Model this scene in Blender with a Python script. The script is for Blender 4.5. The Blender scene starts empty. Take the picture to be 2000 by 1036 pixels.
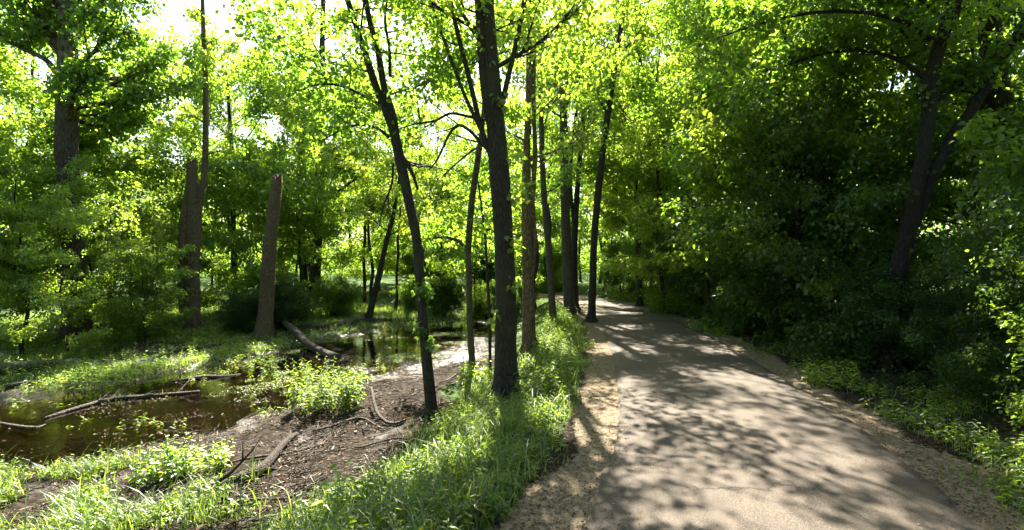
import bpy, math, random
import numpy as np

# ---------------------------------------------------------------- camera, world, sun
sc = bpy.context.scene
C = sc.collection
CAM_Z = 2.0
cd = bpy.data.cameras.new('camera'); cam = bpy.data.objects.new('camera', cd); C.objects.link(cam)
cam.location = (0, 0, CAM_Z); cam.rotation_euler = (math.radians(90), 0, 0)
cd.sensor_width = 36; cd.lens = 18; cd.clip_end = 1000; cd.clip_start = 0.05
sc.camera = cam
SUN_EL, SUN_AZ = math.radians(49), math.radians(-4)      # azimuth measured from +Y towards +X
w = bpy.data.worlds.new('World'); sc.world = w; w.use_nodes = True
nt = w.node_tree; nt.nodes.clear()
sky = nt.nodes.new('ShaderNodeTexSky'); sky.sky_type = 'NISHITA'; sky.sun_disc = False
sky.sun_elevation = SUN_EL; sky.sun_rotation = SUN_AZ; sky.air_density = 1.3; sky.dust_density = 2.5
bg = nt.nodes.new('ShaderNodeBackground'); bg.inputs[1].default_value = 0.052
wo = nt.nodes.new('ShaderNodeOutputWorld')
nt.links.new(sky.outputs[0], bg.inputs[0]); nt.links.new(bg.outputs[0], wo.inputs[0])
sd = bpy.data.lights.new('sun', 'SUN'); sd.energy = 5.0; sd.angle = math.radians(0.55); sd.color = (1, 0.93, 0.80)
so = bpy.data.objects.new('sun', sd); C.objects.link(so)
so.rotation_euler = (math.radians(90) - SUN_EL, 0, math.pi - SUN_AZ)
so.location = (0, 60, 60)
sc.view_settings.view_transform = 'Standard'; sc.view_settings.look = 'None'
sc.view_settings.exposure = 2.8; sc.view_settings.gamma = 1
cy = sc.cycles
cy.max_bounces = 7; cy.diffuse_bounces = 5; cy.glossy_bounces = 2; cy.transmission_bounces = 4
cy.transparent_max_bounces = 6; cy.use_denoising = True; cy.use_adaptive_sampling = True
cy.adaptive_threshold = 0.02; cy.caustics_reflective = False; cy.caustics_refractive = False
cy.sample_clamp_indirect = 6

RS = np.random.RandomState
R0 = RS(7)

# ---------------------------------------------------------------- small helpers
def P3(px, py, Y):
    return np.array([(px - 1000) / 1000 * Y, Y, CAM_Z + (518 - py) / 1000 * Y])

def nrm(v):
    v = np.asarray(v, float)
    return v / np.maximum(np.linalg.norm(v, axis=-1, keepdims=True), 1e-9)

_lat = {}
def vn(x, y, scale, seed):
    """value noise in 0..1"""
    if seed not in _lat: _lat[seed] = RS(seed).rand(256, 256)
    g = _lat[seed]
    x = np.asarray(x, float) / scale + 1000.5; y = np.asarray(y, float) / scale + 1000.5
    xi = np.floor(x).astype(int); yi = np.floor(y).astype(int); fx = x - xi; fy = y - yi
    fx = fx * fx * (3 - 2 * fx); fy = fy * fy * (3 - 2 * fy)
    a = g[xi % 256, yi % 256]; b = g[(xi + 1) % 256, yi % 256]; c = g[xi % 256, (yi + 1) % 256]; d = g[(xi + 1) % 256, (yi + 1) % 256]
    return (a * (1 - fx) + b * fx) * (1 - fy) + (c * (1 - fx) + d * fx) * fy

def sstep(a, b, x):
    t = np.clip((np.asarray(x, float) - a) / (b - a), 0, 1)
    return t * t * (3 - 2 * t)

def crom(pts, n):
    """smooth resample of a polyline (any columns)"""
    p = np.asarray(pts, float)
    if len(p) < 3: return np.array([p[0] + (p[-1] - p[0]) * t for t in np.linspace(0, 1, n)])
    e = np.vstack([2 * p[0] - p[1], p, 2 * p[-1] - p[-2]])
    out = []
    for t in np.linspace(0, len(p) - 1 - 1e-6, n):
        i = int(t); f = t - i
        a, b, c, d = e[i], e[i + 1], e[i + 2], e[i + 3]
        out.append(0.5 * (2 * b + (c - a) * f + (2 * a - 5 * b + 4 * c - d) * f * f + (3 * b - a - 3 * c + d) * f ** 3))
    return np.array(out)

def quadmesh(name, V, F, mat, rnd=None, smooth=True, mats=None, mi=None, attrs=None):
    me = bpy.data.meshes.new(name)
    V = np.ascontiguousarray(V, dtype=np.float32); F = np.ascontiguousarray(F, dtype=np.int32)
    me.vertices.add(len(V)); me.vertices.foreach_set('co', V.ravel())
    me.loops.add(F.size); me.loops.foreach_set('vertex_index', F.ravel())
    me.polygons.add(len(F)); me.polygons.foreach_set('loop_start', np.arange(0, F.size, F.shape[1], dtype=np.int32))
    for m in (mats or [mat]): me.materials.append(m)
    if mi is not None: me.polygons.foreach_set('material_index', np.ascontiguousarray(mi, dtype=np.int32))
    me.update(calc_edges=True)
    if smooth: me.polygons.foreach_set('use_smooth', np.ones(len(F), dtype=bool))
    A = dict(attrs or {})
    if rnd is not None: A['rnd'] = rnd
    for k, a in A.items():
        at = me.attributes.new(k, 'FLOAT', 'POINT'); at.data.foreach_set('value', np.ascontiguousarray(a, dtype=np.float32))
    return me

def link(name, me, parent=None, loc=(0, 0, 0)):
    o = bpy.data.objects.new(name, me); C.objects.link(o); o.location = loc
    if parent is not None: o.parent = parent
    return o

def tag(o, label=None, cat=None, group=None, kind=None):
    if label: o['label'] = label
    if cat: o['category'] = cat
    if group: o['group'] = group
    if kind: o['kind'] = kind
    return o

# ---------------------------------------------------------------- materials
def newmat(name):
    m = bpy.data.materials.new(name); m.use_nodes = True; m.node_tree.nodes.clear()
    return m, m.node_tree
def N(t, kind, **kw):
    n = t.nodes.new(kind)
    for k, v in kw.items():
        if k in n.inputs: n.inputs[k].default_value = v
        else: setattr(n, k, v)
    return n
def ramp(t, stops):
    r = t.nodes.new('ShaderNodeValToRGB'); e = r.color_ramp.elements
    while len(e) < len(stops): e.new(0.5)
    for i, (p, c) in enumerate(stops): e[i].position = p; e[i].color = (*c, 1)
    return r
def mixc(t, a, b, fac, mode='MIX'):
    m = t.nodes.new('ShaderNodeMix'); m.data_type = 'RGBA'; m.blend_type = mode
    for s, v in ((6, a), (7, b), (0, fac)):
        if hasattr(v, 'links'): t.links.new(v, m.inputs[s])
        else: m.inputs[s].default_value = (*v, 1) if isinstance(v, tuple) else v
    return m.outputs[2]
def noise(t, scale, detail=4, vec=None, rough=0.55):
    n = t.nodes.new('ShaderNodeTexNoise'); n.inputs['Scale'].default_value = scale
    n.inputs['Detail'].default_value = detail; n.inputs['Roughness'].default_value = rough
    if vec is not None: t.links.new(vec, n.inputs['Vector'])
    return n.outputs['Fac']

def leafmat(name, cols, tcols, tr=0.5, gloss=0.06, rough=0.45, objvar=0.5):
    m, t = newmat(name); L = t.links
    at = N(t, 'ShaderNodeAttribute', attribute_name='rnd')
    oi = t.nodes.new('ShaderNodeObjectInfo')
    # leaf value shifted by whole-plant value
    ma = N(t, 'ShaderNodeMath', operation='MULTIPLY_ADD'); L.new(oi.outputs['Random'], ma.inputs[0]); ma.inputs[1].default_value = objvar; ma.inputs[2].default_value = -objvar / 2
    ad = N(t, 'ShaderNodeMath', operation='ADD', use_clamp=True); L.new(at.outputs['Fac'], ad.inputs[0]); L.new(ma.outputs[0], ad.inputs[1])
    k = len(cols) - 1
    r1 = ramp(t, [(i / k, c) for i, c in enumerate(cols)]); L.new(ad.outputs[0], r1.inputs[0])
    r2 = ramp(t, [(i / k, c) for i, c in enumerate(tcols)]); L.new(ad.outputs[0], r2.inputs[0])
    d = N(t, 'ShaderNodeBsdfDiffuse'); L.new(r1.outputs[0], d.inputs[0])
    tl = N(t, 'ShaderNodeBsdfTranslucent'); L.new(r2.outputs[0], tl.inputs[0])
    g = N(t, 'ShaderNodeBsdfGlossy'); g.inputs['Roughness'].default_value = rough; g.inputs['Color'].default_value = (0.9, 0.95, 0.9, 1)
    a = N(t, 'ShaderNodeMixShader'); a.inputs[0].default_value = tr; L.new(d.outputs[0], a.inputs[1]); L.new(tl.outputs[0], a.inputs[2])
    b = N(t, 'ShaderNodeMixShader'); b.inputs[0].default_value = gloss; L.new(a.outputs[0], b.inputs[1]); L.new(g.outputs[0], b.inputs[2])
    o = N(t, 'ShaderNodeOutputMaterial'); L.new(b.outputs[0], o.inputs[0])
    return m

LEAF = leafmat('maple_leaf', [(0.04, 0.07, 0.01), (0.065, 0.105, 0.013), (0.10, 0.14, 0.018), (0.14, 0.17, 0.022)],
               [(0.165, 0.33, 0.022), (0.275, 0.47, 0.03), (0.41, 0.59, 0.04), (0.57, 0.68, 0.06)], tr=0.66, gloss=0.05, rough=0.4)
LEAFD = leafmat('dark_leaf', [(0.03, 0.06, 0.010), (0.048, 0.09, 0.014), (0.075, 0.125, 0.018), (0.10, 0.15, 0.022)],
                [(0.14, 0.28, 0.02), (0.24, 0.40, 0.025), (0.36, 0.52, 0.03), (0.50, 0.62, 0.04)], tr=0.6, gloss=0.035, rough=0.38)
LEAFS = leafmat('painted_shade_leaf', [(0.015, 0.038, 0.010), (0.024, 0.055, 0.013), (0.04, 0.08, 0.018), (0.06, 0.11, 0.024)],
                [(0.06, 0.14, 0.012), (0.10, 0.20, 0.015), (0.16, 0.28, 0.02), (0.26, 0.38, 0.03)], tr=0.42, gloss=0.025, rough=0.35)  # darker leaf copy: gloom of the right-hand thicket is put into its colours
LEAFG = leafmat('silvery_leaf', [(0.05, 0.085, 0.018), (0.08, 0.125, 0.022), (0.11, 0.15, 0.03), (0.14, 0.17, 0.035)],
                [(0.18, 0.3, 0.015), (0.26, 0.4, 0.02), (0.36, 0.47, 0.03), (0.44, 0.5, 0.04)], tr=0.5, gloss=0.035, rough=0.5)
GRASS = leafmat('grass_blade', [(0.03, 0.07, 0.010), (0.055, 0.11, 0.014), (0.085, 0.145, 0.02), (0.15, 0.16, 0.05)],
                [(0.13, 0.26, 0.015), (0.21, 0.35, 0.02), (0.31, 0.43, 0.03), (0.42, 0.42, 0.1)], tr=0.5, gloss=0.05, rough=0.4, objvar=0)
LITTER = leafmat('dead_leaf', [(0.016, 0.010, 0.006), (0.045, 0.028, 0.018), (0.095, 0.064, 0.042), (0.24, 0.18, 0.125)],
                 [(0.1, 0.05, 0.02), (0.2, 0.1, 0.04), (0.25, 0.14, 0.06), (0.3, 0.2, 0.1)], tr=0.15, gloss=0.012, rough=0.45, objvar=0)

def barkmat(name, c1, c2, c3=None, scale=1.0, patch=None, bump=0.6):
    m, t = newmat(name); L = t.links
    tc = t.nodes.new('ShaderNodeTexCoord'); mp = N(t, 'ShaderNodeMapping'); mp.inputs['Scale'].default_value = (1, 1, 0.2)
    L.new(tc.outputs['Object'], mp.inputs[0])
    n1 = noise(t, 26 * scale, 6, mp.outputs[0], 0.65); n2 = noise(t, 3.0, 3, tc.outputs['Object'])
    vo = t.nodes.new('ShaderNodeTexVoronoi'); vo.feature = 'DISTANCE_TO_EDGE'; vo.inputs['Scale'].default_value = 22 * scale; L.new(mp.outputs[0], vo.inputs['Vector'])
    vr = ramp(t, [(0.0, (0, 0, 0)), (0.25, (1, 1, 1))]); L.new(vo.outputs[0], vr.inputs[0])
    r = ramp(t, [(0.3, c1), (0.7, c2)]); L.new(n1, r.inputs[0])
    col = r.outputs[0]
    col = mixc(t, tuple(x * 0.35 for x in c1), col, vr.outputs[0])
    if c3:
        rr = ramp(t, [(0.45, (0, 0, 0)), (0.62, (1, 1, 1))]); L.new(n2, rr.inputs[0]); col = mixc(t, col, c3, rr.outputs[0])
    if patch:
        n3 = noise(t, 5, 2, tc.outputs['Object'], 0.4); rr = ramp(t, [(0.40, (0, 0, 0)), (0.56, (1, 1, 1))]); L.new(n3, rr.inputs[0])
        sx = t.nodes.new('ShaderNodeSeparateXYZ'); L.new(tc.outputs['Object'], sx.inputs[0])
        mr = N(t, 'ShaderNodeMapRange'); L.new(sx.outputs[2], mr.inputs[0]); mr.inputs[1].default_value = 6.0; mr.inputs[2].default_value = 9.5
        mm = N(t, 'ShaderNodeMath', operation='MULTIPLY'); L.new(rr.outputs[0], mm.inputs[0]); L.new(mr.outputs[0], mm.inputs[1])
        col = mixc(t, col, patch, mm.outputs[0])
    b = N(t, 'ShaderNodeBsdfPrincipled'); L.new(col, b.inputs['Base Color']); b.inputs['Roughness'].default_value = 0.85
    bu = t.nodes.new('ShaderNodeBump'); bu.inputs['Strength'].default_value = bump; bu.inputs['Distance'].default_value = 0.03
    mu = N(t, 'ShaderNodeMath', operation='ADD'); L.new(n1, mu.inputs[0]); L.new(vr.outputs[0], mu.inputs[1]); L.new(mu.outputs[0], bu.inputs['Height'])
    L.new(bu.outputs[0], b.inputs['Normal'])
    o = N(t, 'ShaderNodeOutputMaterial'); L.new(b.outputs[0], o.inputs[0])
    return m
BARK = barkmat('grey_bark', (0.055, 0.042, 0.03), (0.14, 0.11, 0.08), (0.07, 0.07, 0.035), 1.2)
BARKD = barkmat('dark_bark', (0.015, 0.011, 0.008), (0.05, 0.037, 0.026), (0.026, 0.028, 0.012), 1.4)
BARKB = barkmat('brown_bark', (0.13, 0.085, 0.05), (0.27, 0.19, 0.12), None, 1.3)
BARKS = barkmat('mottled_bark', (0.045, 0.03, 0.018), (0.12, 0.082, 0.052), None, 0.9, patch=(0.13, 0.12, 0.07))
BARKN = barkmat('silhouette_bark', (0.006, 0.005, 0.004), (0.022, 0.017, 0.013), None, 1.4)  # blackened bark copy: the forked trunk's backlit silhouette is put into the colour
SNAG = barkmat('weathered_wood', (0.15, 0.09, 0.05), (0.36, 0.235, 0.14), (0.12, 0.10, 0.045), 1.6, bump=0.8)
ROTTEN = barkmat('rotten_red_wood', (0.16, 0.07, 0.035), (0.32, 0.17, 0.09), None, 2.0, bump=0.9)
LOGM = barkmat('fallen_log_bark', (0.06, 0.045, 0.03), (0.17, 0.13, 0.09), None, 1.5, bump=0.8)
LOGD = barkmat('damp_branch_bark', (0.035, 0.02, 0.012), (0.11, 0.068, 0.04), None, 2.0, bump=0.9)

# ---------------------------------------------------------------- lie of the land
PATH = crom([(-1.0, -14), (-0.2, -6), (0.75, 0), (2.07, 4), (2.5, 5.3), (2.95, 7.2), (3.6, 11), (4.25, 16), (4.5, 21.5), (4.35, 26.5), (3.5, 31), (1.2, 34.5), (-3, 36.5), (-10, 37.5), (-22, 37), (-40, 34)], 160)
CREEK = crom([(-40, 4), (-24, 6.2), (-14, 7.3), (-9, 8.2), (-7.2, 9.6), (-6.1, 11.8), (-5.0, 13.8), (-4.2, 16.8), (-2.9, 20.4), (-1.4, 24), (-1.6, 29), (-6, 33), (-16, 40), (-30, 60)], 140)
WATER_Z = -0.72
def pdist(x, y, line):
    """unsigned distance and side sign (+ = left of travel) to a polyline"""
    x = np.asarray(x, float).ravel(); y = np.asarray(y, float).ravel()
    best = np.full(x.shape, 1e9); side = np.zeros(x.shape)
    for i in range(len(line) - 1):
        a = line[i]; d = line[i + 1] - a; l2 = d @ d
        t = np.clip(((x - a[0]) * d[0] + (y - a[1]) * d[1]) / l2, 0, 1)
        ex = x - a[0] - t * d[0]; ey = y - a[1] - t * d[1]; q = ex * ex + ey * ey
        k = q < best; best = np.where(k, q, best); side = np.where(k, np.sign(d[0] * ey - d[1] * ex), side)
    return np.sqrt(best), side
def land(x, y):
    """height, signed distance left of the path, distance to the creek"""
    sh = np.shape(x); x = np.asarray(x, float).ravel(); y = np.asarray(y, float).ravel()
    d, s = pdist(x, y, PATH); sd = d * np.where(s >= 0, 1, -1)
    dc, _ = pdist(x, y, CREEK)
    n1 = vn(x, y, 1.7, 1) - .5; n2 = vn(x, y, .45, 2) - .5; n3 = vn(x, y, 6, 3) - .5; n4 = vn(x, y, .16, 4) - .5
    left = -0.60 * sstep(2.15, 4.6, sd + 0.5 * n1) + 0.10 * sstep(14, 30, np.hypot(x, y))
    rough = sstep(1.7, 3.0, d)
    right = 0.12 * sstep(2.2, 5, -sd) + 0.25 * sstep(6, 20, -sd)
    h = np.where(sd > 0, left, right) + rough * (0.10 * n1 + 0.085 * n2 + 0.05 * n4 + 0.10 * n3)
    cw = 1.15 + .55 * sstep(13, 16, y) + 1.5 * n3 + 1.1 * n1 + 0.7 * sstep(9, 5, np.abs(x + 8) + 3) 
    chan = sstep(cw + 1.3, cw - 0.3, dc) * sstep(1.8, 3.0, sd)
    h = h - chan * (0.10 + 0.07 * vn(x, y, .9, 5))
    h = h - 0.06 * sstep(4.5, 2.5, dc) * sstep(3.0, 4.5, sd)
    far = sstep(20, 36, np.hypot(x + 3, y))
    h = h + 0.35 * far * sstep(2.5, 6, dc) * rough
    return h.reshape(sh), sd.reshape(sh), dc.reshape(sh)
def H(x, y):
    return float(land(np.array([x]), np.array([y]))[0][0])

def axis(lo, hi, a, b, fine, growth):
    v = list(np.arange(a, b + 1e-6, fine)); s = fine; x = b
    while x < hi: s *= growth; x += s; v.append(x)
    s = fine; x = a
    while x > lo: s *= growth; x -= s; v.insert(0, x)
    return np.array(v)
gx = axis(-260, 260, -11, 8, 0.09, 1.06); gy = axis(-140, 320, 3, 22, 0.09, 1.06)
GX, GY = np.meshgrid(gx, gy, indexing='ij')
GH, GSD, GDC = land(GX, GY)
def gridfaces(nx, ny):
    i = np.arange(nx - 1)[:, None] * ny + np.arange(ny - 1)[None, :]
    i = i.ravel(); return np.stack([i, i + ny, i + ny + 1, i + 1], 1)

def groundmat():
    m, t = newmat('forest_floor'); L = t.links
    tc = t.nodes.new('ShaderNodeTexCoord'); V = tc.outputs['Object']
    A = lambda n: N(t, 'ShaderNodeAttribute', attribute_name=n).outputs['Fac']
    nf = noise(t, 14, 8, V, 0.7); nm = noise(t, 2.2, 5, V, 0.6); nff = noise(t, 70, 4, V, 0.7)
    mud = ramp(t, [(0.34, (0.006, 0.0045, 0.003)), (0.5, (0.024, 0.018, 0.013)), (0.7, (0.085, 0.066, 0.05))]); L.new(nf, mud.inputs[0])
    grav = ramp(t, [(0.36, (0.045, 0.034, 0.022)), (0.5, (0.16, 0.125, 0.082)), (0.66, (0.36, 0.30, 0.205))]); ng = N(t, 'ShaderNodeMath', operation='MULTIPLY_ADD'); L.new(nf, ng.inputs[0]); ng.inputs[1].default_value = 0.5
    nh = N(t, 'ShaderNodeMath', operation='MULTIPLY'); L.new(nff, nh.inputs[0]); nh.inputs[1].default_value = 0.5; L.new(nh.outputs[0], ng.inputs[2]); L.new(ng.outputs[0], grav.inputs[0])
    grn = ramp(t, [(0.3, (0.022, 0.04, 0.01)), (0.55, (0.05, 0.085, 0.02)), (0.75, (0.09, 0.08, 0.035))]); L.new(nf, grn.inputs[0])
    def edge(a, lo, hi):
        ad = N(t, 'ShaderNodeMath', operation='ADD'); L.new(a, ad.inputs[0])
        s = N(t, 'ShaderNodeMath', operation='MULTIPLY_ADD'); L.new(nf, s.inputs[0]); s.inputs[1].default_value = 0.9; s.inputs[2].default_value = -0.45
        L.new(s.outputs[0], ad.inputs[1]); r = ramp(t, [(lo, (0, 0, 0)), (hi, (1, 1, 1))]); L.new(ad.outputs[0], r.inputs[0]); return r.outputs[0]
    c = mixc(t, mud.outputs[0], grn.outputs[0], edge(A('grassy'), 0.4, 0.65))
    c = mixc(t, c, grav.outputs[0], edge(A('gravel'), 0.4, 0.6))
    b = N(t, 'ShaderNodeBsdfPrincipled'); L.new(c, b.inputs['Base Color'])
    sp = N(t, 'ShaderNodeMapRange'); L.new(A('wet'), sp.inputs[0]); sp.inputs[3].default_value = 0.06; sp.inputs[4].default_value = 0.35; L.new(sp.outputs[0], b.inputs['Specular IOR Level'])
    rr = N(t, 'ShaderNodeMapRange'); L.new(A('wet'), rr.inputs[0]); rr.inputs[3].default_value = 0.9; rr.inputs[4].default_value = 0.12
    L.new(rr.outputs[0], b.inputs['Roughness'])
    bu = t.nodes.new('ShaderNodeBump'); bu.inputs['Strength'].default_value = 0.9; bu.inputs['Distance'].default_value = 0.035; L.new(nf, bu.inputs['Height'])
    b2 = t.nodes.new('ShaderNodeBump'); b2.inputs['Strength'].default_value = 0.6; b2.inputs['Distance'].default_value = 0.012; L.new(nff, b2.inputs['Height']); L.new(bu.outputs[0], b2.inputs['Normal'])
    L.new(b2.outputs[0], b.inputs['Normal'])
    o = N(t, 'ShaderNodeOutputMaterial'); L.new(b.outputs[0], o.inputs[0]); return m
gravel = sstep(2.3, 1.75, GSD + 0.5 * (vn(GX, GY, 1.2, 11) - .5)) * sstep(-2.45, -1.65, GSD + .5 * (vn(GX, GY, .9, 14) - .5))
grassy = sstep(1.8, 2.3, GSD) * sstep(5.0, 4.0, GSD + 1.5 * (vn(GX, GY, 1.6, 12) - .5))
grassy = np.maximum(grassy, sstep(2.2, 3.6, GDC) * sstep(5, 7, GSD) * sstep(8, 10, GY) * (0.3 + 0.5 * vn(GX, GY, 2.5, 13)))
grassy = np.maximum(grassy, sstep(20, 28, np.hypot(GX, GY)) * 0.75)
grassy = np.maximum(grassy, 0.45 * sstep(-1.8, -2.6, GSD))
wet = sstep(WATER_Z + 0.11 + .12 * sstep(11, 15, GY), WATER_Z + 0.04, GH + .08 * (vn(GX, GY, .5, 61) - .5))
g = link('ground', quadmesh('ground', np.stack([GX, GY, GH], -1).reshape(-1, 3), gridfaces(len(gx), len(gy)), groundmat(),
         attrs={'gravel': gravel.ravel(), 'grassy': grassy.ravel(), 'wet': wet.ravel()})); tag(g, kind='structure')

def pathmat():
    m, t = newmat('worn_asphalt'); L = t.links
    tc = t.nodes.new('ShaderNodeTexCoord'); V = tc.outputs['Object']
    a = noise(t, 130, 5, V, 0.85); b_ = noise(t, 1.1, 6, V, 0.65); c_ = noise(t, 9, 5, V, 0.6)
    r = ramp(t, [(0.38, (0.020, 0.017, 0.014)), (0.5, (0.072, 0.061, 0.051)), (0.62, (0.20, 0.165, 0.132))]); L.new(a, r.inputs[0])
    r2 = ramp(t, [(0.3, (0.72, 0.7, 0.68)), (0.7, (1.15, 1.1, 1.02))]); L.new(b_, r2.inputs[0])
    col = mixc(t, r.outputs[0], r2.outputs[0], 1.0, 'MULTIPLY')
    r3 = ramp(t, [(0.55, (0, 0, 0)), (0.8, (0.5, 0.5, 0.5))]); L.new(c_, r3.inputs[0])
    col = mixc(t, col, (0.14, 0.105, 0.07), r3.outputs[0])
    wn = t.nodes.new('ShaderNodeTexNoise'); wn.inputs['Scale'].default_value = 2.2; wn.inputs['Detail'].default_value = 6; L.new(V, wn.inputs['Vector'])
    wp = mixc(t, V, wn.outputs['Color'], 0.35)
    vc = t.nodes.new('ShaderNodeTexVoronoi'); vc.feature = 'DISTANCE_TO_EDGE'; vc.inputs['Scale'].default_value = 0.9; L.new(wp, vc.inputs['Vector'])
    cr = ramp(t, [(0.0, (0.35, 0.33, 0.3)), (0.012, (1, 1, 1))]); L.new(vc.outputs[0], cr.inputs[0])
    cm = ramp(t, [(0.5, (0, 0, 0)), (0.6, (1, 1, 1))]); L.new(noise(t, 0.7, 2, V), cm.inputs[0])
    col = mixc(t, col, mixc(t, col, cr.outputs[0], 1.0, 'MULTIPLY'), cm.outputs[0])
    p = N(t, 'ShaderNodeBsdfPrincipled'); L.new(col, p.inputs['Base Color']); p.inputs['Roughness'].default_value = 0.8; p.inputs['Specular IOR Level'].default_value = 0.2
    bu = t.nodes.new('ShaderNodeBump'); bu.inputs['Strength'].default_value = 0.7; bu.inputs['Distance'].default_value = 0.006; L.new(a, bu.inputs['Height']); L.new(bu.outputs[0], p.inputs['Normal'])
    o = N(t, 'ShaderNodeOutputMaterial'); L.new(p.outputs[0], o.inputs[0]); return m
pc = crom(PATH[::2], 900); tg = nrm(np.gradient(pc, axis=0)); pn = np.stack([-tg[:, 1], tg[:, 0]], 1)
K = np.array([-1, -.985, -.9, -.6, -.3, 0, .3, .6, .9, .985, 1.0])
s_ = np.arange(900) * .1
el = 1.43 + 0.10 * (vn(s_, s_ * 0, 1.1, 21) - .5) + 0.03 * (vn(s_, s_ * 0, .17, 22) - .5)
er = 1.43 + 0.10 * (vn(s_, s_ * 0, 1.1, 23) - .5) + 0.03 * (vn(s_, s_ * 0, .17, 24) - .5)
off = np.where(K[None, :] < 0, K[None, :] * er[:, None], K[None, :] * el[:, None])
PV = pc[:, None, :] + pn[:, None, :] * off[..., None]
PZ = 0.035 + 0.03 * (1 - K[None, :] ** 2) + 0 * PV[..., 0]; PZ[:, [0, -1]] = -0.03
PZ += 0.012 * (vn(PV[..., 0], PV[..., 1], 1.5, 25) - .5)
p = link('path', quadmesh('path', np.concatenate([PV, PZ[..., None]], -1).reshape(-1, 3), gridfaces(900, 11), pathmat())); tag(p, kind='structure')

def watermat():
    m, t = newmat('creek_water'); L = t.links
    tc = t.nodes.new('ShaderNodeTexCoord'); V = tc.outputs['Object']
    bu = t.nodes.new('ShaderNodeBump'); bu.inputs['Strength'].default_value = 0.25; bu.inputs['Distance'].default_value = 0.02; L.new(noise(t, 4, 3, V), bu.inputs['Height'])
    tr = N(t, 'ShaderNodeBsdfTransparent'); tr.inputs[0].default_value = (0.30, 0.25, 0.14, 1)
    gl = N(t, 'ShaderNodeBsdfGlossy'); gl.inputs['Roughness'].default_value = 0.05; L.new(bu.outputs[0], gl.inputs['Normal'])
    fr = N(t, 'ShaderNodeFresnel'); fr.inputs[0].default_value = 1.45; L.new(bu.outputs[0], fr.inputs['Normal'])
    mx = N(t, 'ShaderNodeMixShader'); L.new(fr.outputs[0], mx.inputs[0]); L.new(tr.outputs[0], mx.inputs[1]); L.new(gl.outputs[0], mx.inputs[2])
    o = N(t, 'ShaderNodeOutputMaterial'); L.new(mx.outputs[0], o.inputs[0]); return m
wx = np.linspace(-45, 1.5, 130); wy = np.linspace(3, 62, 160); WX, WY = np.meshgrid(wx, wy, indexing='ij')
wf = gridfaces(130, 160); ctr = np.stack([WX, WY], -1).reshape(-1, 2)[wf].mean(1)
lz, lsd, ldc = land(ctr[:, 0], ctr[:, 1]); wf = wf[(lsd > 2.6) & (ldc < 6)]
wv = np.stack([WX, WY, WX * 0 + WATER_Z], -1).reshape(-1, 3); used, inv = np.unique(wf, return_inverse=True)
wtr = link('water', quadmesh('water', wv[used], inv.reshape(wf.shape), watermat())); tag(wtr, kind='structure')

# ---------------------------------------------------------------- wood and leaves
class Wood:
    def __init__(s): s.V = []; s.F = []; s.n = 0
    def tube(s, pts, rad, sides=8, rough=0.0, flare=0.0, seed=0, cap=False):
        pts = np.asarray(pts, float); m = len(pts); rad = np.broadcast_to(np.asarray(rad, float), (m,))
        t = nrm(np.gradient(pts, axis=0)); ax = np.argmin(np.abs(t.mean(0))); ref = np.zeros(3); ref[ax] = 1
        u = nrm(np.cross(t, ref)); v = np.cross(t, u)
        a = np.linspace(0, 2 * np.pi, sides, endpoint=False)
        R = rad[:, None] * np.ones((m, sides))
        if rough:
            zz = np.cumsum(np.r_[0, np.linalg.norm(np.diff(pts, axis=0), axis=1)])
            R *= 1 + rough * (vn(np.cos(a)[None] * 1.3 + 5 + seed, zz[:, None] * 0.9 + np.sin(a)[None] * 1.3, 1, 31) - .5) * 2
            R *= 1 + rough * .6 * (vn(np.cos(a)[None] * 5 + 5 + seed, zz[:, None] * 3 + np.sin(a)[None] * 5, 1, 32) - .5) * 2
        if flare:
            zz = np.cumsum(np.r_[0, np.linalg.norm(np.diff(pts, axis=0), axis=1)])
            f = np.exp(-zz / (rad[0] * 2.2))[:, None]
            R *= 1 + flare * f * (0.75 + 0.6 * np.maximum(0, np.sin(a * 5 + seed)[None]) ** 2)
        ring = pts[:, None] + (np.cos(a)[None, :, None] * u[:, None] + np.sin(a)[None, :, None] * v[:, None]) * R[..., None]
        vv = ring.reshape(-1, 3)
        i = np.arange(m - 1)[:, None] * sides; j = np.arange(sides)[None]; k = (np.arange(sides) + 1)[None] % sides
        f = np.stack([i + j, i + k, i + sides + k, i + sides + j], -1).reshape(-1, 4)
        if cap:
            vv = np.vstack([vv, pts[:1], pts[-1:]]); c0 = m * sides; jj = np.arange(0, sides, 2)
            a1 = np.stack([jj, np.full_like(jj, c0), (jj + 2) % sides, (jj + 1) % sides], 1)
            b = (m - 1) * sides; a2 = np.stack([b + jj, b + (jj + 1) % sides, b + (jj + 2) % sides, np.full_like(jj, c0 + 1)], 1)
            f = np.vstack([f, a1, a2])
        s.V.append(vv); s.F.append(f + s.n); s.n += len(vv)
    def mesh(s, name, mat, org=(0, 0, 0)):
        return quadmesh(name, np.vstack(s.V) - np.asarray(org), np.vstack(s.F), mat)

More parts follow.
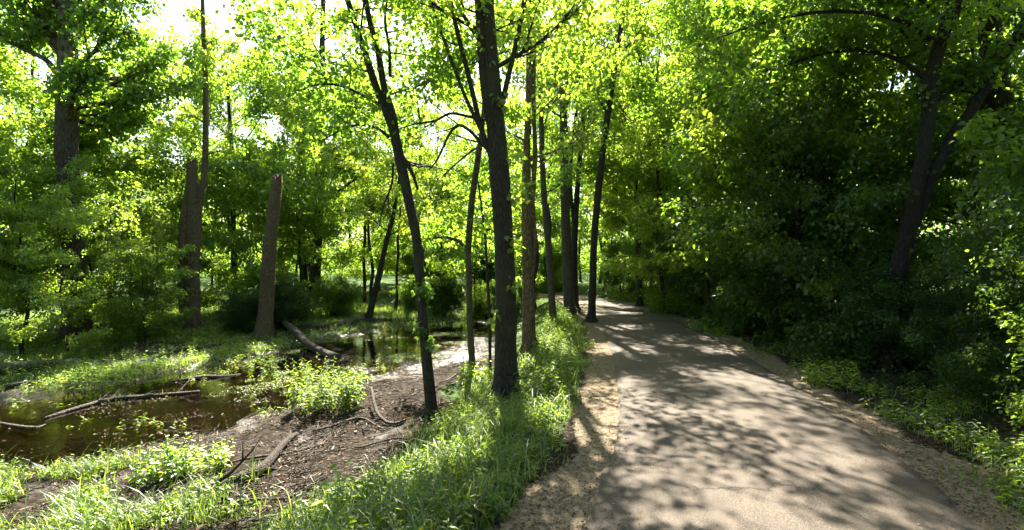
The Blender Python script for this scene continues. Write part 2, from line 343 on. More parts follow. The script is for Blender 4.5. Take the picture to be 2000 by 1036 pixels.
def leaves(P, D, Nn, L, W, rng, droop=0.12, fold=0.12, one=False, rv=None):
    n = len(P); D = nrm(D); S = nrm(np.cross(D, Nn)); U = np.cross(S, D)
    L = np.broadcast_to(L, (n,))[:, None]; W = np.broadcast_to(W, (n,))[:, None]
    if one:
        V = np.stack([P, P + D * L * .5 + S * W * .5 + U * fold * L * .5, P + D * L - U * droop * L, P + D * L * .45 - S * W * .5 + U * fold * L * .5], 1)
        F = np.arange(n * 4).reshape(n, 4); k = 4
    else:
        V = np.stack([P, P + D * L * .28 + S * W * .5 + U * fold * W, P + D * L * .68 + S * W * .36 + U * (fold * W - droop * .4 * L),
                      P + D * L - U * droop * L, P + D * L * .68 - S * W * .36 + U * (fold * W - droop * .4 * L), P + D * L * .28 - S * W * .5 + U * fold * W], 1)
        b = np.arange(n)[:, None] * 6
        F = np.concatenate([b + np.array([[0, 1, 2, 3]]), b + np.array([[0, 3, 4, 5]])], 0); k = 6
    rv = rng.rand(n) if rv is None else rv
    return V.reshape(-1, 3), F, np.repeat(rv, k)

def sprays_to_leaves(spr, rng, per, size, one=False, flat=0.07, wr=0.72, tilt=0.62, droopz=0.3):
    S = np.array(spr)                      # x y z nx ny nz radius
    c = np.repeat(S, per, axis=0); n = len(c)
    nn = nrm(c[:, 3:6] + 0 * c[:, 3:6]); a = nrm(np.cross(nn, [0.31, 0.95, 0.1])); b = np.cross(nn, a)
    ph = rng.rand(n) * 2 * np.pi; rho = np.sqrt(rng.rand(n)) * c[:, 6]
    out = a * np.cos(ph)[:, None] + b * np.sin(ph)[:, None]
    P = c[:, :3] + out * rho[:, None] + nn * (rng.randn(n) * flat)[:, None]; P[:, 2] -= droopz * rho ** 2 / np.maximum(c[:, 6], .05)
    D = out * 0.6 + rng.randn(n, 3) * 0.5 + np.array([0, 0, -0.45])
    Nn = nn + rng.randn(n, 3) * tilt
    L = size * (0.6 + 0.7 * rng.rand(n))
    base = np.repeat(rng.rand(len(S)), per); rv = np.clip(0.45 * base + 0.4 * rng.rand(n) + 0.08, 0, 1)
    return leaves(P, D, Nn, L, L * wr, rng, one=one, rv=rv)

def grow(rng, wd, spr, p0, d0, L, r, lvl, maxl, q):
    n = 7 if lvl == 0 else (5 if lvl == 1 else 4)
    d = nrm(d0); pts = [np.asarray(p0, float)]; ds = [d]
    for i in range(n - 1):
        d = nrm(d + rng.randn(3) * q['wob'] + np.array([0, 0, q['up'] * (1 if lvl < 2 else .3)]))
        pts.append(pts[-1] + d * L / (n - 1)); ds.append(d)
    pts = np.array(pts)
    if r > q.get('rmin', 0.0025): wd.tube(pts, np.linspace(r, r * .3, n), 6 if r > .03 else (4 if r > .012 else 3))
    if lvl >= maxl:
        for i in range(1, n):
            if rng.rand() < q['dens']:
                nv = nrm(np.array([0, 0, 1]) + rng.randn(3) * q['st'])
                spr.append([*(pts[i] + rng.randn(3) * .05), *nv, q['sr'] * (.6 + .7 * rng.rand())])
        return
    k = q['nc'][min(lvl, len(q['nc']) - 1)]
    for j in range(k):
        t = q['t0'] + (1 - q['t0']) * (j + rng.rand() * .8) / k; i = min(int(t * (n - 1)), n - 2); f = t * (n - 1) - i
        pp = pts[i] * (1 - f) + pts[i + 1] * f; dd = ds[i + 1]
        side = np.cross(dd, [0, 0, 1]); side = nrm(side) if np.linalg.norm(side) > .2 else nrm(rng.randn(3) * [1, 1, 0])
        sg = 1 if j % 2 else -1
        dv = nrm(dd * (.75 + .3 * rng.rand()) + side * sg * (.5 + .5 * rng.rand()) + rng.randn(3) * .22)
        grow(rng, wd, spr, pp, dv, L * q['ratio'] * (1.15 - .65 * t) * (.8 + .4 * rng.rand()), r * (.62 - .25 * t), lvl + 1, maxl, q)
    i = n - 1
    grow(rng, wd, spr, pts[i], ds[i], L * q['ratio'] * .6, r * .3, lvl + 1, maxl, q)

Q = dict(wob=.13, up=.06, dens=.85, st=.4, sr=.34, nc=(7, 5), t0=.22, ratio=.5)

def crown_on(rng, wd, spr, pts, rad, h0, h1, nl, Lmax, q, rise=.35, shape='dome', lvlmax=2, az=None):
    """limbs along a trunk polyline between the fractions h0..h1"""
    pts = np.asarray(pts, float); m = len(pts)
    for j in range(nl):
        t = h0 + (h1 - h0) * (j + .7 * rng.rand()) / nl
        i = min(int(t * (m - 1)), m - 2); f = t * (m - 1) - i; p = pts[i] * (1 - f) + pts[i + 1] * f
        tt = (t - h0) / max(1e-6, h1 - h0)
        L = Lmax * ((.55 + 1.1 * tt) * (1 - tt * tt) ** .5 + .3 if shape == 'dome' else (1 - .75 * tt))
        a = j * 2.4 + rng.rand() * .9 if az is None else az[0] + (az[1] - az[0]) * rng.rand()
        d = np.array([math.cos(a), math.sin(a), rise + .9 * tt ** 2 + .15 * rng.randn()])
        grow(rng, wd, spr, p, d, L * (.8 + .4 * rng.rand()), max(.012, rad[i] * .32), 0, lvlmax, q)

def empty(name, loc, label, cat, group=None, rz=0, s=1):
    o = bpy.data.objects.new(name, None); C.objects.link(o); o.location = loc; o.rotation_euler = (0, 0, rz); o.scale = (s, s, s)
    o.empty_display_size = .3
    return tag(o, label, cat, group)

# prototypes: each is (wood mesh, crown mesh), built once at the origin
def proto(seed, height, r, h0, nl, Lmax, q, leaf, per, size, mat, bark, lean=.05, rise=.35, shape='dome', stems=1, one=False, lvl=2, sides=10):
    rng = RS(seed); wd = Wood(); spr = []
    for s in range(stems):
        a = rng.rand() * 6.28; ln = lean * (1 if stems == 1 else 4)
        n = 12; z = np.linspace(-.25, height * (1 if s == 0 else .6 + .35 * rng.rand()), n)
        x = np.cumsum(rng.randn(n) * height * .009) + math.cos(a) * ln * z; y = np.cumsum(rng.randn(n) * height * .009) + math.sin(a) * ln * z
        if stems > 1: x += math.cos(a) * .15; y += math.sin(a) * .15
        pts = crom(np.stack([x - x[0] * (stems == 1), y - y[0] * (stems == 1), z], 1), 26); rad = np.linspace(r, r * .15, 26)
        wd.tube(pts, rad, sides, rough=.07, flare=.45 if stems == 1 else .1, seed=s)
        crown_on(rng, wd, spr, pts, rad, h0, .93, nl, Lmax, q, rise, shape, lvl)
    V, F, rv = sprays_to_leaves(spr, rng, per, size, one=one)
    return wd.mesh('trunk', bark), quadmesh('crown', V, F, mat, rnd=rv, smooth=False), len(rv) // 6

TALL, MAPLE, SHRUB, SLIM = [], [], [], []
qt = dict(Q, sr=.42, nc=(6, 4), dens=.36)
for i, (h, rr) in enumerate([(19, .24), (17, .19), (21, .27), (16, .16)]):
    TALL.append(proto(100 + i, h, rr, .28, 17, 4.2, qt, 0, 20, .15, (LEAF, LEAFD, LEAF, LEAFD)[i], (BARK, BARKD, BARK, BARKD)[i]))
qm = dict(Q, sr=.34, nc=(6, 4), up=.03, st=.4, dens=.42)
for i, (h, rr) in enumerate([(8.5, .09), (7, .075), (10, .11), (6, .06)]):
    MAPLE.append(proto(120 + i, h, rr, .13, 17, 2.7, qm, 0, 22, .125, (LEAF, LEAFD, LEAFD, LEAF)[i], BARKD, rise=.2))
qs = dict(Q, sr=.24, nc=(5, 3), up=.05, st=.35, dens=.55, wob=.2)
for i, h in enumerate([2.2, 1.7, 2.7]):
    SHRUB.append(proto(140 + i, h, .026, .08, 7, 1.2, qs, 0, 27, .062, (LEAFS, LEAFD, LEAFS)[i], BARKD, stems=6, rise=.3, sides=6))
BUSHY = []
qb = dict(Q, sr=.27, nc=(5, 4), up=-.01, st=.35, dens=.5, wob=.16)
for i, h in enumerate([4.4, 3.6, 5.2]):
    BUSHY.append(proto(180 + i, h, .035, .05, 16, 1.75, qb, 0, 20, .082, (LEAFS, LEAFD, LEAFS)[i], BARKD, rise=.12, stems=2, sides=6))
ql = dict(Q, sr=.36, nc=(5, 4), dens=.6)
for i, (h, rr) in enumerate([(15, .13), (13, .1)]):
    SLIM.append(proto(160 + i, h, rr, .38, 13, 2.2, ql, 0, 10, .14, LEAF, BARKD))
print('proto leaves', [p[2] for p in TALL + MAPLE + SHRUB + SLIM])

def plant(kind, name, x, y, s, rz, label, cat, group, z=None):
    z = H(x, y) if z is None else z
    e = empty(name, (x, y, z), label, cat, group, rz, s)
    link('trunk' if cat == 'tree' else 'stem', kind[0], e); link('crown' if cat == 'tree' else 'foliage', kind[1], e)
    return e

# ---------------------------------------------------------------- trees traced trunk by trunk (own distance, own thickness)
def splinters(wd, top, r0, h, n, rng):
    for k in range(n):
        a = rng.rand() * 6.28; q = top + np.array([math.cos(a), math.sin(a), 0]) * r0 * (.4 + .55 * rng.rand()); hh = h * (.3 + .9 * rng.rand()) * (1 + .6 * math.cos(a - 1))
        wd.tube([q - [0, 0, .25], q + [0.01, 0, hh * .5], q + [.03 * rng.randn(), .03 * rng.randn(), hh]], [r0 * .28, r0 * .2, .006], 5)
def hero(name, label, Y, trunk, bark, limbs=(), crown=None, leafmat_=None, cat='tree', group=None, flare=.55, cap=False, sides=16, lean=0.0, rough=.09, seed=1,
         per=13, size=.11, sprouts=(), ztop=None):
    """trunk and limbs: lists of (px, py, half width px) seen from the camera at distance Y; lean adds depth with height"""
    rng = RS(seed)
    def to3(L, Y0=None):
        A = crom(L, max(8, len(L) * 5)); out = []; rad = []
        for k, (px, py, rp) in enumerate(A):
            z0 = (518 - py) / 1000 * Y; yy = Y + lean * max(0, z0 + CAM_Z) + (0 if Y0 is None else Y0 * (k / len(A)))
            out.append(P3(px, py, yy)); rad.append(rp / 1000 * yy)
        return np.array(out), np.array(rad)
    tp, tr = to3(trunk)
    bx, by = tp[0][0], tp[0][1]; bz = H(bx, by)
    # push the foot into the soil
    tp = np.vstack([[bx, by, bz - .25], tp[tp[:, 2] > bz + .02]]); tr = np.r_[tr[0], tr[-(len(tp) - 1):]]
    org = np.array([bx, by, bz])
    e = empty(name, org, label, cat, group)
    w_ = Wood(); w_.tube(tp, tr, sides, rough=rough, flare=flare, seed=seed, cap=cap)
    if tr[0] > .085:
        for k in range(6):
            a = k * 1.05 + rng.rand() * .5; dx = np.array([math.cos(a), math.sin(a)]); R_0 = tr[0]; q_ = []
            for f_, hh in ((.5, .45), (1.25, .16), (2.1, .03), (3.2 + rng.rand(), -.1)):
                X_, Y_ = bx + dx[0] * R_0 * f_, by + dx[1] * R_0 * f_; q_.append([X_, Y_, (bz if f_ < 1 else H(X_, Y_)) + hh * (R_0 / .18) ** .7])
            w_.tube(crom(q_, 9), np.linspace(R_0 * .42, R_0 * .1, 9), 7, rough=.12, seed=k)
    if cap: splinters(w_, tp[-1], tr[-1], .14, 22, rng)
    spr = []
    q = dict(Q, **(crown or {}).get('q', {})) if crown else Q
    for k, Lm in enumerate(limbs):
        opt = {}
        if isinstance(Lm, tuple): Lm, opt = Lm
        lp, lr = to3(Lm, opt.get('dy', 0)); wl = Wood(); wl.tube(lp, lr, 8, rough=.06, seed=k)
        if opt.get('leafy', True):
            crown_on(rng, wl, spr, lp, lr, opt.get('h0', .45), .98, opt.get('n', 4), opt.get('L', 1.2), dict(q, nc=(4, 3)), .3, 'cone', 1)
        else:
            for j in range(opt.get('tw', 5)):
                i = rng.randint(2, len(lp) - 1); dv = nrm(lp[i] - lp[i - 1]) + rng.randn(3) * .6
                grow(rng, wl, [], lp[i], dv, .5 + .5 * rng.rand(), lr[i] * .5, 1, 2, dict(Q, nc=(2, 2)))
        link('limb', wl.mesh('limb', bark, org), e)
    if crown:
        crown_on(rng, w_, spr, tp, tr, crown.get('h0', .4), crown.get('h1', .98), crown.get('n', 12), crown.get('L', 3), q, crown.get('rise', .35), 'dome', crown.get('lvl', 2), crown.get('az'))
    link('trunk', w_.mesh('trunk', bark, org), e)
    for (px, py, r_) in sprouts:
        c = P3(px, py, Y - .1)
        for j in range(3): spr.append([*(c + rng.randn(3) * r_ * .5), *nrm(np.array([0, -.5, 1]) + rng.randn(3) * .3), r_])
    if spr:
        V, F, rv = sprays_to_leaves(spr, rng, per, size)
        link('crown', quadmesh('crown', V - org, F, leafmat_ or LEAF, rnd=rv, smooth=False), e)
    return e

hero('maple_tree', 'thick dark central trunk forking high up, between path and creek', 8.3,
     [(990, 775, 23), (988, 700, 21), (988, 600, 20), (985, 480, 19), (977, 350, 19), (968, 240, 18), (961, 150, 16), (955, 60, 13), (950, -60, 12), (948, -300, 9), (945, -500, 6)], BARKD, flare=1.0,
     limbs=[[(978, 340, 11), (960, 250, 10), (948, 170, 10), (940, 80, 9), (934, 0, 8), (925, -120, 7), (910, -260, 4)],
            [(972, 240, 6), (988, 170, 5.5), (1002, 110, 5), (1015, 50, 4.5), (1024, 0, 4), (1035, -90, 3)],
            [(968, 330, 6), (940, 250, 5), (918, 160, 5), (900, 90, 5), (884, 20, 4), (870, -60, 3)],
            ([(962, 300, 4.5), (930, 235, 4), (905, 180, 3.5), (875, 100, 3), (850, 30, 2.5), (830, -30, 2)], dict(L=.9)),
            ([(975, 310, 5), (945, 285, 4), (920, 258, 3.2), (897, 245, 3), (878, 262, 2.6), (855, 310, 2), (838, 332, 1.3)], dict(leafy=False)),
            ([(945, 235, 3.5), (915, 228, 3), (880, 222, 2.6), (850, 236, 2.2), (810, 243, 1.8), (780, 252, 1)], dict(leafy=False)),
            [(955, 110, 5), (930, 70, 4.5), (905, 30, 4), (880, -20, 3)]],
     crown=dict(h0=.62, n=6, L=2.2, q=dict(dens=.3)), leafmat_=LEAF, seed=3, sprouts=[(1003, 300, .12), (1002, 380, .12), (972, 620, .12), (1002, 560, .1), (1000, 470, .1), (975, 200, .12)], per=13, size=.09)
hero('maple_tree', 'slender left-leaning dark tree between the creek and the thick central trunk', 8.5,
     [(842, 790, 11), (835, 720, 10.5), (824, 600, 9.5), (815, 480, 9.5), (800, 400, 9.5), (785, 330, 10), (770, 260, 9), (755, 220, 7.5), (735, 170, 7), (715, 110, 7), (695, 50, 6), (672, -20, 6), (640, -110, 5), (600, -220, 3)], BARKD,
     limbs=[[(773, 262, 8), (765, 220, 7.5), (750, 170, 7), (738, 100, 6), (722, 40, 5.5), (712, -20, 5), (700, -140, 4)],
            ([(768, 240, 4), (740, 205, 3.5), (700, 182, 3), (665, 168, 2.6), (625, 165, 2), (580, 178, 1.2)], dict(n=7, h0=.25, L=1.2)),
            ([(760, 268, 3.6), (735, 250, 3), (700, 244, 2.6), (665, 255, 2), (630, 275, 1.2)], dict(n=5, L=1.0)),
            ([(782, 300, 5), (795, 320, 4.4), (808, 345, 3.6), (816, 372, 2)], dict(leafy=False, tw=2)),
            ([(762, 150, 3.5), (760, 90, 3), (752, 40, 2.6), (760, -30, 2)], dict(L=1.0)),
            ([(768, 320, 2.4), (765, 360, 2.2), (750, 400, 1.8), (740, 440, 1)], dict(leafy=False, tw=4))],
     crown=dict(h0=.55, n=6, L=1.8, q=dict(dens=.6)), seed=5, sprouts=[(822, 640, .07), (828, 575, .06), (818, 560, .07), (835, 670, .06)], per=15, size=.09)
hero('young_tree', 'thin pale-barked tree with an arching side branch, just left of the central trunk', 11.8,
     [(923, 727, 7), (918, 640, 6.5), (916, 560, 6), (915, 480, 6), (922, 390, 6), (935, 300, 5.5), (943, 240, 5), (948, 160, 4), (950, 60, 3)], BARK,
     limbs=[([(917, 505, 4), (905, 480, 3.6), (885, 467, 3.2), (855, 464, 2.8), (825, 470, 1.6)], dict(leafy=True, L=.8, n=4)),
            ([(938, 285, 2.5), (915, 300, 2.2), (880, 330, 1.8), (860, 350, 1)], dict(leafy=False))],
     crown=dict(h0=.7, n=4, L=1.1, q=dict(dens=.4)), seed=6)
hero('young_tree', 'very thin stem standing close to the left side of the central trunk', 13,
     [(957, 702, 3), (956, 620, 3), (952, 540, 2.8), (948, 470, 2.5), (940, 400, 2), (930, 330, 1.5)], BARKD, crown=dict(h0=.45, n=6, L=.9, lvl=1, q=dict(dens=.5)), seed=8)
hero('tree', 'reddish-brown shaggy trunk directly behind the right side of the central trunk', 13.4,
     [(1034, 680, 13), (1033, 600, 12), (1031, 520, 11), (1028, 430, 10), (1028, 350, 9), (1030, 250, 6), (1034, 100, 7), (1030, -60, 5)], BARKB, crown=dict(h0=.62, n=7, L=2.6, q=dict(dens=.36)), seed=9,
     limbs=[[(1033, 560, 6), (1044, 480, 5.5), (1040, 400, 5), (1045, 300, 4.5), (1042, 200, 4), (1046, 60, 3)]])
hero('tree', 'thin grey trunk leaning slightly left, next to the reddish-brown trunk', 18.5,
     [(1080, 622, 7), (1075, 540, 6), (1068, 450, 6), (1062, 370, 5.5), (1058, 280, 5), (1055, 150, 4), (1052, 0, 3)], BARK, crown=dict(h0=.5, n=5, L=1.5, q=dict(dens=.33)), seed=10)
hero('tree', 'straight grey trunk behind the plants at the left edge of the path', 21,
     [(1112, 615, 10), (1108, 520, 9.5), (1105, 430, 9), (1103, 340, 8.5), (1101, 250, 8), (1099, 150, 6.5), (1098, 60, 6), (1098, -60, 4)], BARK,
     crown=dict(h0=.5, n=8, L=2.2, q=dict(dens=.33)), seed=11, size=.13, limbs=[[(1104, 210, 4.5), (1118, 175, 4), (1135, 140, 3.4), (1145, 100, 2.6)]])
hero('tree', 'thin dark trunk bowing right with wiry upper branches, right of the straight grey trunk', 22,
     [(1124, 605, 6), (1122, 520, 6), (1124, 430, 5.5), (1130, 340, 5), (1138, 260, 4.5), (1145, 190, 4), (1155, 120, 3)], BARKD,
     crown=dict(h0=.5, n=5, L=1.5, q=dict(dens=.35)), seed=12, size=.13, limbs=[([(1123, 450, 4), (1115, 380, 3.6), (1116, 300, 3.2), (1125, 220, 2.8), (1122, 150, 2)], dict(L=1.2))])
hero('tree', 'slender trunk leaning right over the left edge of the path', 17.8,
     [(1155, 632, 7.5), (1157, 560, 7), (1160, 480, 7), (1166, 400, 6.5), (1173, 330, 6.5), (1182, 260, 6), (1192, 190, 6), (1204, 110, 5), (1216, 30, 4.5), (1228, -60, 4), (1240, -180, 3)], BARKD,
     crown=dict(h0=.62, n=10, L=2.5, q=dict(dens=.55)), seed=13, size=.12, limbs=[([(1186, 225, 3.5), (1172, 195, 3), (1162, 170, 2.2)], dict(L=.8))])
hero('tree', 'dark forked tree leaning right out of the thicket beside the path', 9.6,
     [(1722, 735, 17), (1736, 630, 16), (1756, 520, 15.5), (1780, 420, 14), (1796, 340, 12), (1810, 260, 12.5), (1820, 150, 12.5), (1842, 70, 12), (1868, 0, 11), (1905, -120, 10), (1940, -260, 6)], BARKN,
     limbs=[[(1772, 470, 9), (1800, 400, 10), (1824, 335, 10), (1862, 262, 9.5), (1898, 215, 9), (1945, 130, 10), (1992, 60, 9), (2060, -60, 7)],
            ([(1888, 235, 5), (1893, 210, 4.5), (1900, 190, 4)], dict(leafy=False, tw=0)),
            ([(1818, 215, 4.5), (1835, 195, 3.6), (1860, 178, 3), (1900, 150, 2)], dict(L=1.1)),
            ([(1838, 90, 6), (1770, 45, 5), (1690, 25, 4.2), (1590, 25, 3.4), (1490, 45, 2.4), (1400, 75, 1.5)], dict(L=1.5, n=11, h0=.25, dy=-1.0)),
            ([(1820, 165, 5), (1760, 120, 4), (1690, 100, 3.4), (1610, 105, 2.6), (1530, 130, 1.6)], dict(L=1.3, n=9, h0=.25, dy=1.2)),
            ([(1865, 10, 6), (1790, -50, 5), (1690, -80, 4), (1560, -90, 3), (1420, -80, 2)], dict(L=1.6, n=11, h0=.2, dy=.8))],
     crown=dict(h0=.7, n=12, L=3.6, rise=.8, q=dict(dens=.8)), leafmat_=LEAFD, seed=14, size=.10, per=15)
hero('sycamore_tree', 'massive trunk with mottled pale upper bark rising through foliage at the far left', 17,
     [(150, 610, 19), (141, 430, 18), (131, 300, 18), (132, 200, 18), (132, 80, 16), (133, -20, 14), (130, -200, 12), (125, -400, 8)], BARKS,
     limbs=[([(118, 95, 9), (95, 55, 8), (70, 25, 7), (30, -10, 5)], dict(L=2.2, h0=.3, n=7)),
            ([(116, 150, 6), (90, 118, 5), (50, 98, 4), (0, 75, 3)], dict(L=2.0, h0=.3, n=7)),
            ([(140, 40, 6), (155, 10, 6), (170, -40, 5), (200, -100, 4)], dict(L=2.2, n=6))],
     crown=dict(h0=.34, h1=.72, n=15, L=2.5, az=(-.6, 3.9), q=dict(dens=.85)), seed=15, size=.14, per=13, sides=20)
hero('dead_tree', 'twin broken-off snag with one live thin stem rising beside it, left of the broken stump', 20,
     [(375, 622, 14), (376, 560, 12.5), (377, 470, 12), (377, 400, 11.5), (375, 350, 10), (374, 320, 9)], SNAG,
     limbs=[([(362, 610, 11), (358, 520, 11), (362, 430, 10), (368, 380, 8), (370, 345, 5)], dict(leafy=False, tw=0)),
            ([(384, 480, 7), (390, 400, 6.5), (399, 345, 6), (402, 250, 5.5), (401, 150, 5), (397, 50, 4), (394, -60, 3)], dict(leafy=True, h0=.35, n=5, L=1.2))],
     seed=16, cap=True, flare=.3, size=.13, leafmat_=LEAF, rough=.14)
hero('tree', 'dark upright tree with a low left fork, behind the crooked fallen log', 29,
     [(612, 600, 11), (616, 520, 10), (621, 440, 9.5), (624, 350, 9), (626, 270, 8), (628, 180, 7), (630, 60, 5), (632, -40, 4)], BARKD,
     limbs=[([(603, 590, 6), (596, 540, 5.5), (592, 480, 5), (585, 400, 4.5), (582, 300, 3)], dict(L=1.4, n=4)), ([(628, 400, 4), (645, 385, 3.5), (680, 360, 2.5), (700, 345, 1.5)], dict(L=1.6))],
     crown=dict(h0=.42, n=11, L=2.8, q=dict(dens=.65)), seed=17, size=.16)
hero('young_tree', 'thin leaning tree standing at the end of the long fallen log', 22.5,
     [(718, 632, 6), (728, 590, 6), (742, 530, 5.2), (755, 470, 4.8), (768, 420, 4), (780, 350, 3), (785, 280, 2)], BARKD, crown=dict(h0=.5, n=9, L=1.8, lvl=1), seed=18, size=.14)
hero('tree', 'thin dark trunk deep in the foliage left of the broken stump', 27,
     [(455, 600, 5), (456, 500, 5), (455, 400, 4.8), (453, 300, 4), (448, 220, 3), (442, 140, 2)], BARKD, crown=dict(h0=.35, n=13, L=2.6, q=dict(dens=.5)), seed=19, size=.16)
hero('tree', 'thin dark trunk at the right edge of the path where it bends away', 25,
     [(1250, 590, 5), (1248, 520, 5), (1245, 440, 4.6), (1243, 370, 4.2), (1240, 280, 3.6), (1235, 150, 3)], BARKD, crown=dict(h0=.35, n=15, L=2.4), seed=20, size=.15)
hero('tree', 'dark trunk leaning left inside the shaded thicket right of the path', 24,
     [(1312, 600, 8), (1305, 520, 8), (1296, 440, 8), (1286, 370, 7.5), (1275, 310, 6.5), (1262, 240, 5.5), (1250, 120, 4), (1240, 0, 3)], BARKD,
     crown=dict(h0=.4, n=12, L=2.5, q=dict(dens=.45)), leafmat_=LEAFD, seed=21, size=.13, limbs=[[(1292, 350, 4), (1305, 310, 3.4), (1322, 270, 2.6), (1330, 220, 2)]])
hero('tree', 'leaning trunk showing high in the foliage left of the dark forked tree', 15,
     [(1545, 640, 10), (1530, 520, 9), (1520, 400, 8), (1505, 300, 8), (1495, 200, 7), (1485, 100, 6), (1470, -40, 5)], BARKD,
     crown=dict(h0=.3, h1=.8, n=11, L=2.8, q=dict(dens=.42)), leafmat_=LEAF, seed=22, size=.12, limbs=[[(1503, 310, 4.5), (1530, 250, 4), (1550, 190, 3), (1560, 120, 2)]])
hero('tree', 'broad dark trunk in the foliage at the far right behind the forked tree', 11.5,
     [(2080, 640, 26), (2050, 500, 25), (2010, 380, 24), (1975, 280, 23), (1955, 220, 22), (1940, 140, 20), (1930, 0, 16), (1925, -150, 12)], BARKD,
     crown=dict(h0=.45, h1=.85, n=10, L=2.8, az=(-.2, 3.3), q=dict(dens=.6)), leafmat_=LEAFD, seed=23)

# ---------------------------------------------------------------- broken stump with a splintered top, fallen logs and sticks
def stump():
    tp = crom([P3(515, 665, 18.3), P3(520, 600, 18.3), P3(526, 500, 18.2), P3(534, 420, 18.1), P3(541, 350, 18)], 26)
    r = np.interp(np.linspace(0, 1, 26), [0, .15, .7, 1], [.30, .27, .21, .19]); bz = H(tp[0][0], tp[0][1])
    org = np.array([tp[0][0], tp[0][1], bz]); tp[0][2] = min(tp[0][2], bz - .2)
    e = empty('broken_stump', org, 'tall broken stump with a splintered reddish top beside the sloping fallen log', 'dead tree')
    w_ = Wood(); w_.tube(tp, r, 22, rough=.1, flare=.4, seed=2, cap=True); link('trunk', w_.mesh('trunk', SNAG, org), e)
    rng = RS(5); w2 = Wood(); top = tp[-1]
    for k in range(26):
        a = rng.rand() * 6.28; q = top + np.array([math.cos(a), math.sin(a), 0]) * .15 * (.5 + .5 * rng.rand()); h = .04 + .16 * rng.rand() * (1 + .6 * math.cos(a - 1))
        w2.tube([q - [0, 0, .2], q + [0.01, 0, h * .5], q + [.03 * rng.randn(), .03 * rng.randn(), h]], [.045, .035, .006], 5)
    link('splintered_top', w2.mesh('splintered_top', ROTTEN, org), e)
stump()

def log(name, label, cat, pts, rad, mat, twigs=0, seed=0, group=None, onland=True, sides=12, lift=0.3):
    """pts: ground points (x, y[, height above ground])"""
    P = []
    for p_ in crom(pts, max(10, len(pts) * 5)):
        z = max(H(p_[0], p_[1]), WATER_Z - .05) if onland else 0
        P.append([p_[0], p_[1], z + (p_[2] if len(p_) > 2 else 0)])
    P = np.array(P)
    if len(P) > 6: P[1:-1, 2] = np.convolve(P[:, 2], np.ones(3) / 3, 'same')[1:-1]
    r = np.interp(np.linspace(0, 1, len(P)), np.linspace(0, 1, len(rad)), rad); P[:, 2] += r * lift
    org = P[0].copy(); rng = RS(seed); w_ = Wood(); w_.tube(P, r, sides, rough=.16, seed=seed, cap=True)
    for k in range(twigs):
        i = rng.randint(1, len(P) - 2); d = nrm(P[i + 1] - P[i]) * .7 + rng.randn(3) * [.6, .6, .25] + [0, 0, .1]
        grow(rng, w_, [], P[i], d, .35 + .8 * rng.rand(), r[i] * .5, 1, 2, dict(Q, nc=(2, 2), up=-.02))
    o = link(name, w_.mesh(name, mat, org), None, org); return tag(o, label, cat, group)
def gp(px, py, z=-.6):
    Y = (CAM_Z - z) * 1000 / (py - 518); return ((px - 1000) / 1000 * Y, Y)
a = gp(535, 648); b = gp(660, 696)
log('fallen_log', 'sloping fallen log leaning away from the broken stump into the creek bed', 'log',
    [(a[0] + .2, a[1] - .1, .45), ((a[0] + b[0]) / 2, (a[1] + b[1]) / 2, .2), (b[0], b[1], .02)], [.11, .125, .11], LOGM, seed=1, sides=14)
pts = [gp(560, 650), gp(600, 648), gp(645, 644), gp(690, 636), gp(730, 633), gp(765, 630)]
log('fallen_log', 'long crooked fallen log lying across the mud flat behind the sloping log', 'log', [(x, y, .04) for x, y in pts], [.09, .13, .14, .15, .13, .08], LOGM, 3, 2)
pts = [gp(-60, 728, -.45), gp(40, 715, -.45), gp(110, 708, -.45), gp(150, 704, -.45)]
log('fallen_log', 'mossy half-buried log on the grassy bank at the left edge', 'log', [(x, y, .05) for x, y in pts], [.17, .16, .14, .12], barkmat('mossy_bark', (0.06, 0.07, 0.03), (0.16, 0.15, 0.08), (0.09, 0.12, 0.04), 1.5), 0, 3)
pts = [gp(85, 806), gp(140, 790), gp(220, 770), gp(300, 764), gp(390, 756)]
log('fallen_branch', 'long thin pale branch lying across the dark pool on the left', 'branch', [(x, y, .06) for x, y in pts], [.02, .035, .045, .04, .03], LOGM, 5, 4)
pts = [gp(-80, 764), gp(0, 754), gp(60, 748), gp(106, 741)]
log('fallen_branch', 'straight thin branch at the left edge between the mossy log and the pool', 'branch', [(x, y, .05) for x, y in pts], [.05, .05, .045, .03], LOGM, 2, 5)
pts = [gp(205, 1015, -.5), gp(300, 970, -.5), (gp(400, 955, -.5)), gp(480, 935, -.5), gp(520, 912, -.5), gp(552, 868, -.5), gp(580, 838, -.5)]
log('fallen_branch', 'crooked dark brown branch lying in the leaf litter in the foreground', 'branch', [(x, y, .05) for x, y in pts], [.03, .045, .06, .065, .06, .045, .03], LOGD, 3, 6)
pts = [gp(725, 785, -.5), gp(735, 808, -.5), gp(760, 818, -.5), gp(792, 816, -.5)]
log('fallen_branch', 'small hooked pale branch curling up from the mud left of the leaning slender tree', 'branch', [(x, y, z) for (x, y), z in zip(pts, (.3, .1, .03, .03))], [.02, .03, .03, .02], LOGM, 0, 7, sides=8)
pts = [gp(195, 1020, -.5), gp(222, 1012, -.5), gp(262, 1012, -.5)]
log('fallen_branch', 'bleached forked twig in the bottom left corner of the leaf litter', 'branch', [(x, y, .05) for x, y in pts], [.006, .011, .008], barkmat('bleached_wood', (0.4, 0.33, 0.27), (0.6, 0.52, 0.44)), 2, 8, sides=6)
pts = [gp(330, 735, -.6), gp(420, 728, -.6), gp(470, 722, -.6)]
log('fallen_branch', 'short dark branch half sunk in the mud at the far edge of the pool', 'branch', [(x, y, .03) for x, y in pts], [.03, .045, .03], LOGM, 2, 9, sides=8)

